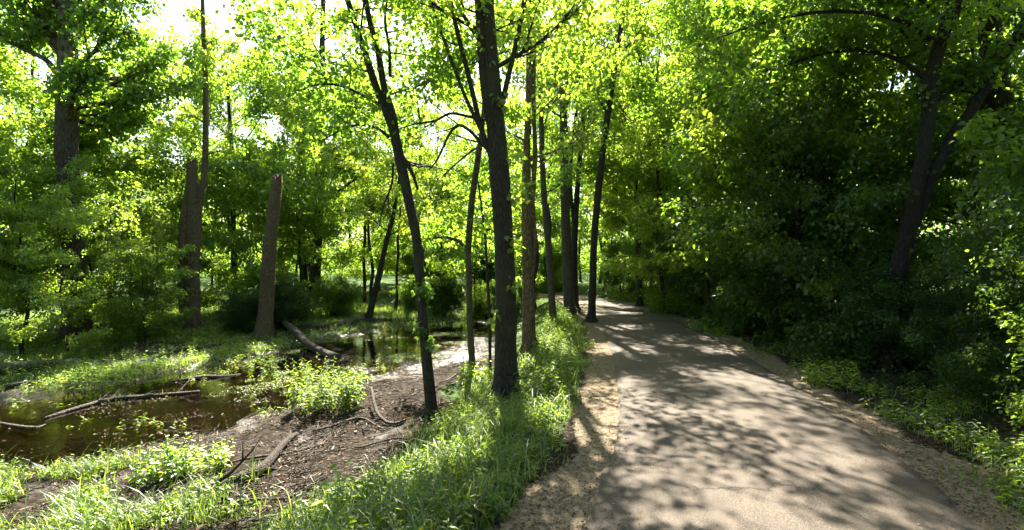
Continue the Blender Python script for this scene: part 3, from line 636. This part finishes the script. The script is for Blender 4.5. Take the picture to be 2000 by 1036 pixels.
for k, (ps, rr_, lab) in enumerate([
    ([(-30, 640), (60, 632), (130, 640)], .05, 'dim thin branch lying in the grass under the far left foliage'),
    ([(-20, 800), (60, 812), (90, 806)], .035, 'thin branch at the left edge just below the long pale branch'),
    ([(440, 905), (520, 893), (640, 862)], .018, 'long straight dry stick above the crooked brown branch'),
    ([(610, 835), (700, 815), (745, 828)], .022, 'thin bent stick in the litter below the bushy green plant clump'),
    ([(395, 1000), (470, 985), (560, 975), (640, 935)], .016, 'slender stick running across the dark litter at the bottom'),
    ([(480, 660), (420, 672), (330, 690)], .05, 'low dark branch in the grass left of the tall broken stump'),
    ([(860, 750), (905, 722), (950, 705)], .022, 'thin stick by the thin pale-barked tree'),
    ([(700, 870), (760, 850), (800, 860)], .018, 'short forked stick at the top edge of the bank grass')]):
    log('fallen_branch', lab, 'branch', [(*gp(a_, b_, -.52), .03) for a_, b_ in ps], [rr_ * .7, rr_, rr_ * .5], LOGM, 2, 30 + k, sides=7)

# ---------------------------------------------------------------- leafy trees and shrubs as individuals (copies share their meshes)
rg = RS(77); cnt = {}
def put(K, i, px, Y, s, what, where, group, name=None):
    x = (px - 1000) / 1000 * Y
    key = 'tree' if what.endswith('tree') else 'shrub'
    plant(K[i], name or {'tree': 'tree', 'shrub': 'shrub'}[key], x, Y, s, rg.rand() * 6.28, (what + ' ' + where), key, group)
GR, GL, GB, GC = 'trees in the thicket right of the path', 'trees in the foliage wall left of the creek', 'trees in the back of the wood', 'trees where the path bends away'
# right side of the path, (kind, variant, x, y, scale)
R_ = [(TALL, 3, 7.2, 12.9, .68), (SLIM, 1, 6.6, 17.6, .85), (SLIM, 0, 6.4, 21.5, .8), (MAPLE, 2, 10.6, 7.0, .9), (MAPLE, 1, 14.0, 10.5, 1.0), (MAPLE, 2, 13.0, 12.8, .9), (MAPLE, 0, 11.0, 11.6, 1.0), (MAPLE, 2, 9.6, 13.4, .9), (MAPLE, 3, 7.3, 13.4, 1.0), (MAPLE, 1, 8.0, 15, 1.1),
      (MAPLE, 2, 8.8, 18.0, 1.05), (MAPLE, 0, 7.6, 20.5, 1.0), (MAPLE, 2, 8.4, 24, 1.1), (MAPLE, 0, 7.6, 28, 1.1), (TALL, 3, 14.5, 15, .6), (TALL, 0, 10.5, 22, .7), (TALL, 1, 11.5, 27, .85),
      (TALL, 0, 10, 34, 1), (TALL, 2, 17, 22, .6), (TALL, 2, 20, 32, 1), (TALL, 0, 14, 40, 1)]
ordn = ['nearest', 'second', 'third', 'fourth', 'fifth', 'sixth', 'seventh', 'eighth', 'ninth', 'tenth', 'eleventh', 'twelfth', 'thirteenth', 'fourteenth', 'fifteenth', 'sixteenth']
R_.sort(key=lambda q: q[3])
c1 = c2 = 0
for K_, i, x, y, s in R_:
    if K_ is MAPLE:
        lab = 'low-branched young tree, %s from the camera in the row right of the path' % ordn[c1]; c1 += 1
    else:
        lab = ('slim dark-stemmed tree at the right verge, %s from the camera' % ('nearer' if y < 20 else 'farther')) if K_ is SLIM else 'tall %s tree behind the right-hand row, %s of them from the camera' % (('light green', 'dark green')[i % 2], ordn[c2]); c2 += K_ is TALL
    plant(K_[i], 'young_tree' if K_ is MAPLE else ('slim_tree' if K_ is SLIM else 'tall_tree'), x, y, s, rg.rand() * 6.28, lab, 'tree', GR)
L_ = [(MAPLE, 2, -16.5, 15.8, .8), (MAPLE, 1, -15.4, 18.6, .85), (MAPLE, 0, -17.5, 20, 1.1), (MAPLE, 2, -16.8, 21.5, .9), (MAPLE, 1, -12.8, 24, .9), (MAPLE, 3, -11.8, 24.5, 1.1), (MAPLE, 0, -20, 17, 1.1),
      (TALL, 0, -22, 23, .7), (TALL, 3, -17.0, 27, .85), (TALL, 0, -27, 32, .85), (MAPLE, 2, -10.6, 28, 1.1)]
for k, (x, y, i, s) in enumerate([(-17.5, 32, 0, .95), (-13.2, 29.5, 1, .9), (-10.4, 25.5, 1, .85), (-8.4, 31, 0, .9), (-6.3, 27.5, 1, .85), (-4.6, 34, 0, .9)]):
    plant(SLIM[i], 'slim_tree', x, y, s, rg.rand() * 6.28, 'slim sparse tree beyond the far creek bank, %s from the left' % ordn[k].replace('nearest', 'first'), 'tree', 'slim trees beyond the creek')
for k, (x, y, i, s) in enumerate(sorted([(-24, 42, 0, 1.2), (-18, 43, 2, 1.1), (-12, 44, 1, 1.2), (-7.5, 43, 0, 1.15), (-3, 45, 3, 1.4), (1.5, 44, 0, 1.0), (6, 45, 2, 1.1), (-15, 37, 3, 1.2), (-10, 38.5, 0, 1.0)])):
    plant(MAPLE[i], 'young_tree', x, y, s, rg.rand() * 6.28, 'bright bushy tree closing the view at the very back, %s from the left' % ordn[k].replace('nearest', 'first'), 'tree', 'bushy trees at the very back')
c1 = c2 = 0
for K_, i, x, y, s in L_:
    if K_ is MAPLE:
        lab = 'low-branched leafy tree, %s from the left in the foliage wall behind the creek' % ordn[c1]; c1 += 1
    else:
        lab = 'tall tree with its crown above the left foliage wall, %s from the left' % ordn[c2]; c2 += 1
    plant(K_[i], 'young_tree' if K_ is MAPLE else 'tall_tree', x, y, s, rg.rand() * 6.28, lab, 'tree', GL)
B_ = [(-14.5, 36), (-9.5, 33), (-7, 38), (-5, 30), (-3.2, 41), (-2.2, 28), (0.2, 39), (1.8, 40), (4.5, 39), (7, 41), (-20, 34), (-25, 40), (9, 38)]
for k, (x, y) in enumerate(sorted(B_)):
    tall = k % 3 != 1 and abs(x) > 3.5
    K_ = TALL if tall else MAPLE
    plant(K_[k % 4], 'tall_tree' if tall else 'young_tree', x, y, ((.72 if x < -8 else .95) if tall else 1.1) * (.9 + .2 * rg.rand()), rg.rand() * 6.28,
          '%s tree in the back of the wood, number %s from the left' % ('tall' if tall else 'low sunlit', ('one two three four five six seven eight nine ten eleven twelve thirteen').split()[k]), 'tree', GB)
for k, (x, y, i, s) in enumerate([(1.2, 26.5, 0, .95), (-1.0, 31, 1, 1.0), (2.4, 29.5, 1, .95), (5.9, 33, 0, .9)]):
    plant(SLIM[i], 'slim_tree', x, y, s, rg.rand() * 6.28, 'slim sparse tree, %s from the left of those by the bend of the path' % ordn[k].replace('nearest', 'first'), 'tree', GC)

# shrubs
S_ = [(5.6, 4.1, .75), (6.2, 5.4, 1), (6.35, 6.9, .75), (6.6, 8.3, .65), (6.9, 9.8, 1), (7.0, 11.4, 1), (7.1, 13.2, 1), (7.3, 15, 1), (7.3, 17, 1), (7.2, 19.5, .95), (7.4, 22.5, 1), (7.2, 26, 1)]
for k, (x, y, s) in enumerate(S_):
    nm = ordn[k]
    plant(SHRUB[2] if k in (4, 7) else BUSHY[k % 3], 'shrub', x + (.2 if k in (4, 7) else .75), y, ((.75, .6, .52, .42, .62)[k] if k < 5 else .75 + .4 * rg.rand()), rg.rand() * 6.28, 'dark leafy shrub at the right verge of the path, %s from the camera' % nm, 'shrub', 'shrubs along the right verge')
S2 = [(-12.5, 14.4, .48), (-14.2, 14.9, .55), (-11.9, 16.6, .42), (-9.9, 18.8, .5), (-8.8, 19.8, .7), (-13.9, 18.8, .6), (-8.2, 24, .7), (-16.8, 14.4, .6)]
for k, (x, y, s) in enumerate(sorted(S2)):
    big = s < .65 and x < -11
    plant(MAPLE[(k + 1) % 4] if big else SHRUB[k % 3], 'shrub', x, y, s, rg.rand() * 6.28, 'leafy shrub at the foot of the left foliage wall, %s from the left edge' % ordn[k], 'shrub', 'shrubs along the far creek bank')
S3 = [(-3.4, 26, .6), (-1.4, 27, .7), (0.4, 31, .9), (6.6, 31, 1), (-5.2, 28, .7), (-0.2, 24.5, .5), (3.0, 37, 1.1), (-1.5, 34, 1.0), (-6, 36, 1.1)]
for k, (x, y, s) in enumerate(sorted(S3)):
    plant(SHRUB[k % 3], 'shrub', x, y, s, rg.rand() * 6.28, 'small bright shrub on the ground far behind the creek and bend, %s from the left' % ordn[k].replace('nearest', 'first'), 'shrub', 'shrubs in the back of the wood')

# far-off wood ahead; unseen trees behind set close and tall to cut skylight
def far_wood_and_screen():
    rng = RS(55); wd = Wood(); allV = []; allF = []; allR = []; n = 0; spots = []
    for k in range(150):
        a = 2 * np.pi * k / 150 + rng.rand() * .04; front = math.sin(a) > .1
        r = 50 + 28 * rng.rand() if front else 12 + 30 * rng.rand()
        x, y = r * math.cos(a), r * math.sin(a)
        if not front and abs(x) < 5: continue
        spots.append((x, y, front))
    for x, y, front in spots:
        if not front and y > -7 and abs(x) < 15: continue
        ax = x / max(y, 1) if y > 0 else 9
        h = 13 + 5 * rng.rand() if front else 18 + 4 * rng.rand()
        if front and -.2 < ax < .2: h = 10 + 4 * rng.rand()
        if front and -.75 < ax < -.45: h = 12 + 3 * rng.rand()
        z0 = H(x, y); wd.tube(np.array([[x, y, z0 - .3], [x + rng.randn() * .3, y, z0 + h * .5], [x + rng.randn() * .6, y, z0 + h * .9]]), [.22, .16, .05], 5)
        m = 120 if front else 60
        zz = z0 + h * (.08 + .92 * rng.rand(m)); tt = (zz - z0) / h; rr = (3.4 * np.sqrt(np.clip(1 - (tt - .45) ** 2 / .36, .05, 1))) * np.sqrt(rng.rand(m)); aa = rng.rand(m) * 6.28
        S = np.stack([x + rr * np.cos(aa), y + rr * np.sin(aa), zz, .3 * rng.randn(m), .3 * rng.randn(m), np.ones(m), .7 + .5 * rng.rand(m)], 1)
        if front:
            mu = 70; aa = rng.rand(mu) * 6.28; rr = 5 * np.sqrt(rng.rand(mu))
            S = np.vstack([S, np.stack([x + rr * np.cos(aa), y + rr * np.sin(aa), z0 + .2 + 4.2 * rng.rand(mu), .5 * rng.randn(mu), .5 * rng.randn(mu), np.ones(mu), .6 + .5 * rng.rand(mu)], 1)])
        V, F, rv = sprays_to_leaves(S, rng, 26 if front else 16, .26 if front else .4, one=True, flat=.2)
        allV.append(V); allF.append(F + n); allR.append(rv); n += len(V)
    wv = np.vstack(wd.V); wf = np.vstack(wd.F) + n
    V = np.vstack(allV + [wv]); F = np.vstack(allF + [wf]); mi = np.r_[np.zeros(n // 4), np.ones(len(wf))]
    o = link('far_wood_and_screen', quadmesh('far_wood_and_screen', V, F, None, rnd=np.r_[np.concatenate(allR), np.zeros(len(wv))], smooth=False, mats=[LEAF, BARKD], mi=mi))
    tag(o, 'distant mass of sunlit trees closing off the wood behind everything, plus unseen trees behind the camera that cut skylight', 'woodland', kind='stuff')
far_wood_and_screen()

# ---------------------------------------------------------------- grass, herbs, litter
def scatter(rng, n, x0, x1, y0, y1, fn, ybias=1.0):
    x = x0 + (x1 - x0) * rng.rand(n); y = y0 * (y1 / y0) ** (rng.rand(n) ** ybias)
    z, sd_, dc = land(x, y); k = rng.rand(n) < fn(x, y, z, sd_, dc)
    return x[k], y[k], z[k]
def blades(rng, x, y, z, hgt, wid, bend=.5, segs=3, lean=(0, 0)):
    n = len(x); a = rng.rand(n) * 6.28; d = np.stack([np.cos(a) + lean[0], np.sin(a) + lean[1], 0 * a], 1)
    h = hgt * (.5 + .8 * rng.rand(n)); b = bend * (.3 + 1.1 * rng.rand(n)); s = np.stack([-np.sin(a), np.cos(a), 0 * a], 1)
    base = np.stack([x, y, z - .02], 1); V = []
    for i in range(segs + 1):
        t = i / segs; c = base + d * (h * b * t * t)[:, None] + np.array([0, 0, 1]) * (h * (t - .35 * b * t ** 3))[:, None]
        wdt = (wid * (1 - t ** 1.6) + .0006) * (.7 + .6 * rng.rand(n) if i == 0 else 1)
        V += [c - s * np.asarray(wdt)[..., None] / 2 if np.ndim(wdt) else c - s * wdt / 2, c + s * np.asarray(wdt)[..., None] / 2 if np.ndim(wdt) else c + s * wdt / 2]
    V = np.stack(V, 1); m = 2 * (segs + 1); o = np.arange(n)[:, None] * m
    F = np.concatenate([o + np.array([[2 * i, 2 * i + 1, 2 * i + 3, 2 * i + 2]]) for i in range(segs)], 0)
    return V.reshape(-1, 3), F, np.repeat(rng.rand(n), m)
def merge(parts):
    n = 0; Vs = []; Fs = []; Rs = []
    for V, F, r in parts: Vs.append(V); Fs.append(F + n); Rs.append(r); n += len(V)
    return np.vstack(Vs), np.vstack(Fs), np.concatenate(Rs)
rng = RS(200)
def f_bank(x, y, z, s, c):
    return sstep(1.8, 2.3, s + .5 * (vn(x, y, .5, 41) - .5)) * sstep(4.5, 3.8, s + 1.2 * (vn(x, y, .9, 42) - .5)) * (.25 + .75 * sstep(.3, .6, vn(x, y, .6, 43)))
def f_near(x, y, z, s, c):
    q = np.hypot((x + 5.2) / 2.6, (y - 5.6) / 1.5); return sstep(1.05, .7, q + .5 * (vn(x, y, .8, 44) - .5)) * sstep(.3, .75, vn(x, y, .45, 45))
def f_far(x, y, z, s, c):
    return sstep(2.0 + 0 * y + .8 * sstep(13, 16, y), 3.2, c) * (s > 5) * sstep(10, 12, y - x * .0) * (.15 + .85 * sstep(.35, .65, vn(x, y, 1.5, 46)))
def f_back(x, y, z, s, c):
    return ((np.abs(s) > 2.0) & (c > 1.3)) * .9
def f_right(x, y, z, s, c):
    return sstep(-1.5, -2.3, s) * sstep(-5, -3, s) * sstep(.35, .65, vn(x, y, .6, 47))
parts = []
x, y, z = scatter(rng, 90000, -3.5, 3.4, 2.6, 22, f_bank); parts.append(blades(rng, x, y, z, .17 + 0 * x, .009, .6))
x, y, z = scatter(rng, 14000, -3.0, 3.0, 2.8, 18, f_bank); parts.append(blades(rng, x, y, z, .36 + 0 * x, .014, .7, 4))
x, y, z = scatter(rng, 60000, -9, -2, 3.4, 8.5, f_near); parts.append(blades(rng, x, y, z, .22 + 0 * x, .010, .8, 4))
x, y, z = scatter(rng, 2600, -9, -2, 3.4, 8.4, f_near); parts.append(blades(rng, x, y, z, .42 + 0 * x, .013, .8, 5))
V, F, r = merge(parts)
tag(link('grass', quadmesh('grass', V, F, GRASS, rnd=r, smooth=False)), 'bright green grass along the bank and in the near left corner', 'grass', kind='stuff')
parts = []
x, y, z = scatter(rng, 60000, -22, -4, 9, 26, f_far); parts.append(blades(rng, x, y, z, .22 + 0 * x, .02, .6, 2))
x, y, z = scatter(rng, 50000, -20, 14, 21, 40, f_back); parts.append(blades(rng, x, y, z, .09 + .16 * sstep(3, 6, np.abs(x - 2)), .03, .6, 2))
x, y, z = scatter(rng, 60000, 3, 9, 3, 30, f_right); parts.append(blades(rng, x, y, z, .12 + 0 * x, .012, .7, 2))
V, F, r = merge(parts)
tag(link('grass', quadmesh('grass', V, F, GRASS, rnd=r, smooth=False)), 'short shaded grass on the far creek bank, right verge and back of the wood', 'grass', kind='stuff')

def herbs(rng, x, y, z, h, nl, size, spread=.5):
    """leafy stems: alternate leaves up a thin stem"""
    n = len(x); H_ = h * (.5 + .8 * rng.rand(n)); a = rng.rand(n) * 6.28; ln = .25 * rng.rand(n)
    out = []
    top = np.stack([x + np.cos(a) * ln * H_, y + np.sin(a) * ln * H_, z + H_], 1); base = np.stack([x, y, z - .02], 1)
    for k in range(nl):
        t = .25 + .75 * (k + .5) / nl; p = base + (top - base) * t; an = a + k * 2.4 + rng.randn(n) * .3
        D = np.stack([np.cos(an), np.sin(an), .15 - .3 * t + .2 * rng.randn(n)], 1); L_ = size * (1.2 - .5 * t) * (.7 + .6 * rng.rand(n))
        out.append(leaves(p, D, np.array([[0, 0, 1.]]) + rng.randn(n, 3) * .25, L_, L_ * .42, rng, droop=.25))
    V, F, r = merge(out)
    s = np.stack([-np.sin(a), np.cos(a), 0 * a], 1) * .003; sv = np.stack([base - s, base + s, top + s * .4, top - s * .4], 1).reshape(-1, 3); sf = np.arange(4 * n).reshape(n, 4)
    return merge([(V, F, r), (sv, sf, np.repeat(rng.rand(n) * .4, 4))])
def f_wet(x, y, z, s, c): return (s > 3.4) * (c < 3) * (y < 14.5) * (z < WATER_Z + .12) * sstep(.5, .7, vn(x, y, .9, 62)) * sstep(.3, .6, vn(x, y, .25, 63))
def f_row(x, y, z, s, c): return sstep(2.2, 2.5, s) * sstep(3.3, 2.8, s + .5 * (vn(x, y, .8, 48) - .5)) * (.3 + .7 * sstep(.35, .6, vn(x, y, .7, 49)))
parts = []
x, y, z = scatter(rng, 4200, .0, 3.5, 7.5, 21, f_row, .9); parts.append(herbs(rng, x, y, z, .38, 9, .11))
x, y, z = scatter(rng, 9000, -3.2, 3, 3, 14, f_bank); parts.append(herbs(rng, x, y, z, .22, 6, .075))
x, y, z = scatter(rng, 5000, -9, -2, 3.4, 8.5, f_near); parts.append(herbs(rng, x, y, z, .2, 6, .07))
x, y, z = scatter(rng, 1800, -12, -1, 8.5, 24, f_wet); parts.append(herbs(rng, x, y, z, .16, 6, .075))
x, y, z = scatter(rng, 300, -6.5, -3.2, 10.5, 15, f_wet); parts.append(herbs(rng, x, y, z, .45, 10, .09))
V, F, r = merge(parts)
tag(link('leafy_ground_cover', quadmesh('herbs', V, F, LEAFG, rnd=r, smooth=False)), 'leafy herbs growing along the grassy bank beside the path', 'herbs', kind='stuff')
parts = []
x, y, z = scatter(rng, 14000, -22, -5, 10, 24, f_far); parts.append(herbs(rng, x, y, z, .2, 5, .09))
x, y, z = scatter(rng, 9000, 3, 12, 3, 26, f_right); parts.append(herbs(rng, x, y, z, .2, 5, .08))
V, F, r = merge(parts)
tag(link('leafy_ground_cover', quadmesh('herbs', V, F, LEAF, rnd=r, smooth=False)), 'low leafy ground cover on the far creek bank and under the thicket', 'ground cover', kind='stuff')

def clump(name, label, x, y, n, rad, h, nl, size, mat, seed, grass=0):
    rng = RS(seed); a = rng.rand(n) * 6.28; r_ = rad * np.sqrt(rng.rand(n)); X = x + r_ * np.cos(a); Y = y + r_ * np.sin(a); z = land(X, Y)[0]
    ps = [herbs(rng, X, Y, z, h, nl, size)]
    V, F, r = merge(ps); org = np.array([x, y, H(x, y)])
    return tag(link(name, quadmesh(name, V - org, F, mat, rnd=r, smooth=False), None, org), label, 'plant')
x, y = gp(640, 795, -.55); clump('leafy_plant', 'bushy light green plant clump growing from the mud between creek and leaf litter', x, y, 130, .62, .62, 12, .1, LEAFG, 1)
x, y = gp(280, 660, -.5); clump('leafy_plant', 'pale leafy plant clump in front of the twin snag', x, y, 110, .9, 1.0, 12, .14, LEAFG, 2)
x, y = gp(930, 735, -.4); clump('leafy_plant', 'low broad-leaved plant at the foot of the thin pale-barked young tree', x, y, 30, .35, .45, 7, .14, LEAF, 3)
x, y = gp(400, 905, -.5); clump('leafy_plant', 'small leafy plant clump at the right end of the near grass', x, y, 45, .3, .28, 8, .08, LEAF, 4)
x, y = gp(320, 905, -.4); clump('leafy_plant', 'young leafy weed in the middle of the near grass', x, y, 44, .3, .4, 8, .09, LEAF, 5)
x, y = gp(660, 985, -.3); clump('leafy_plant', 'broad-leaved seedling in the litter at the bottom of the bank grass', x, y, 7, .2, .4, 6, .13, LEAF, 6)
x, y = gp(1625, 745, 0.05); clump('leafy_plant', 'sunlit leafy weed on the right verge at the foot of the shrubs', x, y, 40, .45, .35, 8, .1, LEAF, 7)
x, y = gp(1220, 590, 0.0); clump('leafy_plant', 'bright leafy weed at the right verge just before the bend', x, y, 60, .8, .6, 9, .14, LEAFG, 8)

def flatleaf(rng, x, y, z, size, up=.02, tilt=.35, wr=.6):
    n = len(x); a = rng.rand(n) * 6.28; size = np.broadcast_to(size, (n,))
    return leaves(np.stack([x, y, z + up * rng.rand(n)], 1), np.stack([np.cos(a), np.sin(a), .15 * rng.randn(n)], 1), np.array([[0, 0, 1.]]) + rng.randn(n, 3) * tilt, size * (.5 + rng.rand(n)), size * wr * (.5 + rng.rand(n)), rng, droop=-.15, fold=.25)
def f_mud(x, y, z, s, c): return (s > 3.0) * (z > WATER_Z - .01) * sstep(3.2, 4.2, s) * sstep(.25, .8, .6 * vn(x, y, .5, 50) + .4 * vn(x, y, .17, 53))
def f_sh(x, y, z, s, c): return (np.abs(s) > 1.35) * (sstep(2.9, 1.9, np.abs(s)) * .9 + .12)
def f_pth(x, y, z, s, c): return (np.abs(s) < 1.5) * (.05 + .9 * sstep(1.0, 1.45, np.abs(s) + .4 * (vn(x, y, .5, 71) - .5)) ** 2)
parts = []
x, y, z = scatter(rng, 36000, -9, 0, 3.3, 17, f_mud); k = len(x) // 2; parts.append(flatleaf(rng, x[:k], y[:k], z[:k], .028 + .05 * rng.rand(k) ** 2, .03, .8, .5 )); parts.append(flatleaf(rng, x[k:], y[k:], z[k:], .11, .02, .4, .14))
x, y, z = scatter(rng, 60000, -2, 8, 3.0, 26, f_sh); parts.append(flatleaf(rng, x, y, z, .026, .004, .25, .5))
x, y, z = scatter(rng, 26000, -1, 7, 3.0, 24, f_pth); parts.append(flatleaf(rng, x, y, 0 * z + .055, .022, .006, .3, .5))
V, F, r = merge(parts)
tag(link('leaf_litter', quadmesh('leaf_litter', V, F, LITTER, rnd=r, smooth=False)), 'dry brown leaf litter over the mud flat and the path shoulders', 'leaf litter', kind='stuff')
# thin sticks and reed stalks in the litter
x, y, z = scatter(rng, 11000, -8, 0, 3.3, 17, f_mud); w_ = Wood()
for i in range(min(len(x), 2600)):
    a = .5 + rng.randn() * .7; L_ = .12 + .4 * rng.rand(); d = np.array([math.cos(a), math.sin(a), 0]) * L_; q0 = np.array([x[i], y[i], z[i] + .015]); m_ = q0 + d / 2 + [.03 * rng.randn(), .03 * rng.randn(), .02]; q1 = q0 + d
    q1[2] = q0[2] + .03 * rng.rand(); k_ = .6 + 1.2 * rng.rand() ** 2; w_.tube([q0, m_, q1], [.006 * k_, .005 * k_, .002], 4)
tag(link('twig_litter', w_.mesh('twig_litter', LOGM)), 'small dry twigs strewn through the leaf litter by the creek', 'twigs', kind='stuff')
def f_flt(x, y, z, s, c): return (z < WATER_Z) * (s > 3) * sstep(-.13, -.01, z - WATER_Z) ** 2 * (.15 + .85 * sstep(.45, .7, vn(x, y, .4, 72)))
x, y, z = scatter(rng, 26000, -12, 0, 6.5, 22, f_flt)
V, F, r = flatleaf(rng, x, y, 0 * z + WATER_Z + .004, .035, .004, .1, .6)
tag(link('floating_leaves', quadmesh('floating_leaves', V, F, LITTER, rnd=r, smooth=False)), 'dead leaves floating along the margin of the creek water', 'leaf litter', kind='stuff')
# floating weed
def f_alg(x, y, z, s, c): return (z < WATER_Z - .005) * (s > 3) * sstep(.42, .62, vn(x, y, 1.3, 51)) * sstep(.3, .7, vn(x, y, .35, 52)) * sstep(9.5, 13, y)
x, y, z = scatter(rng, 120000, -9, 0, 9, 24, f_alg)
V, F, r = flatleaf(rng, x, y, 0 * z + WATER_Z + .003, .022, .004, .08, .8)
tag(link('water_weed', quadmesh('water_weed', V, F, GRASS, rnd=r, smooth=False)), 'green weed floating in patches on the creek water', 'water weed', kind='stuff')
print('objects', len(bpy.data.objects), 'polys', sum(len(m.polygons) for m in bpy.data.meshes))
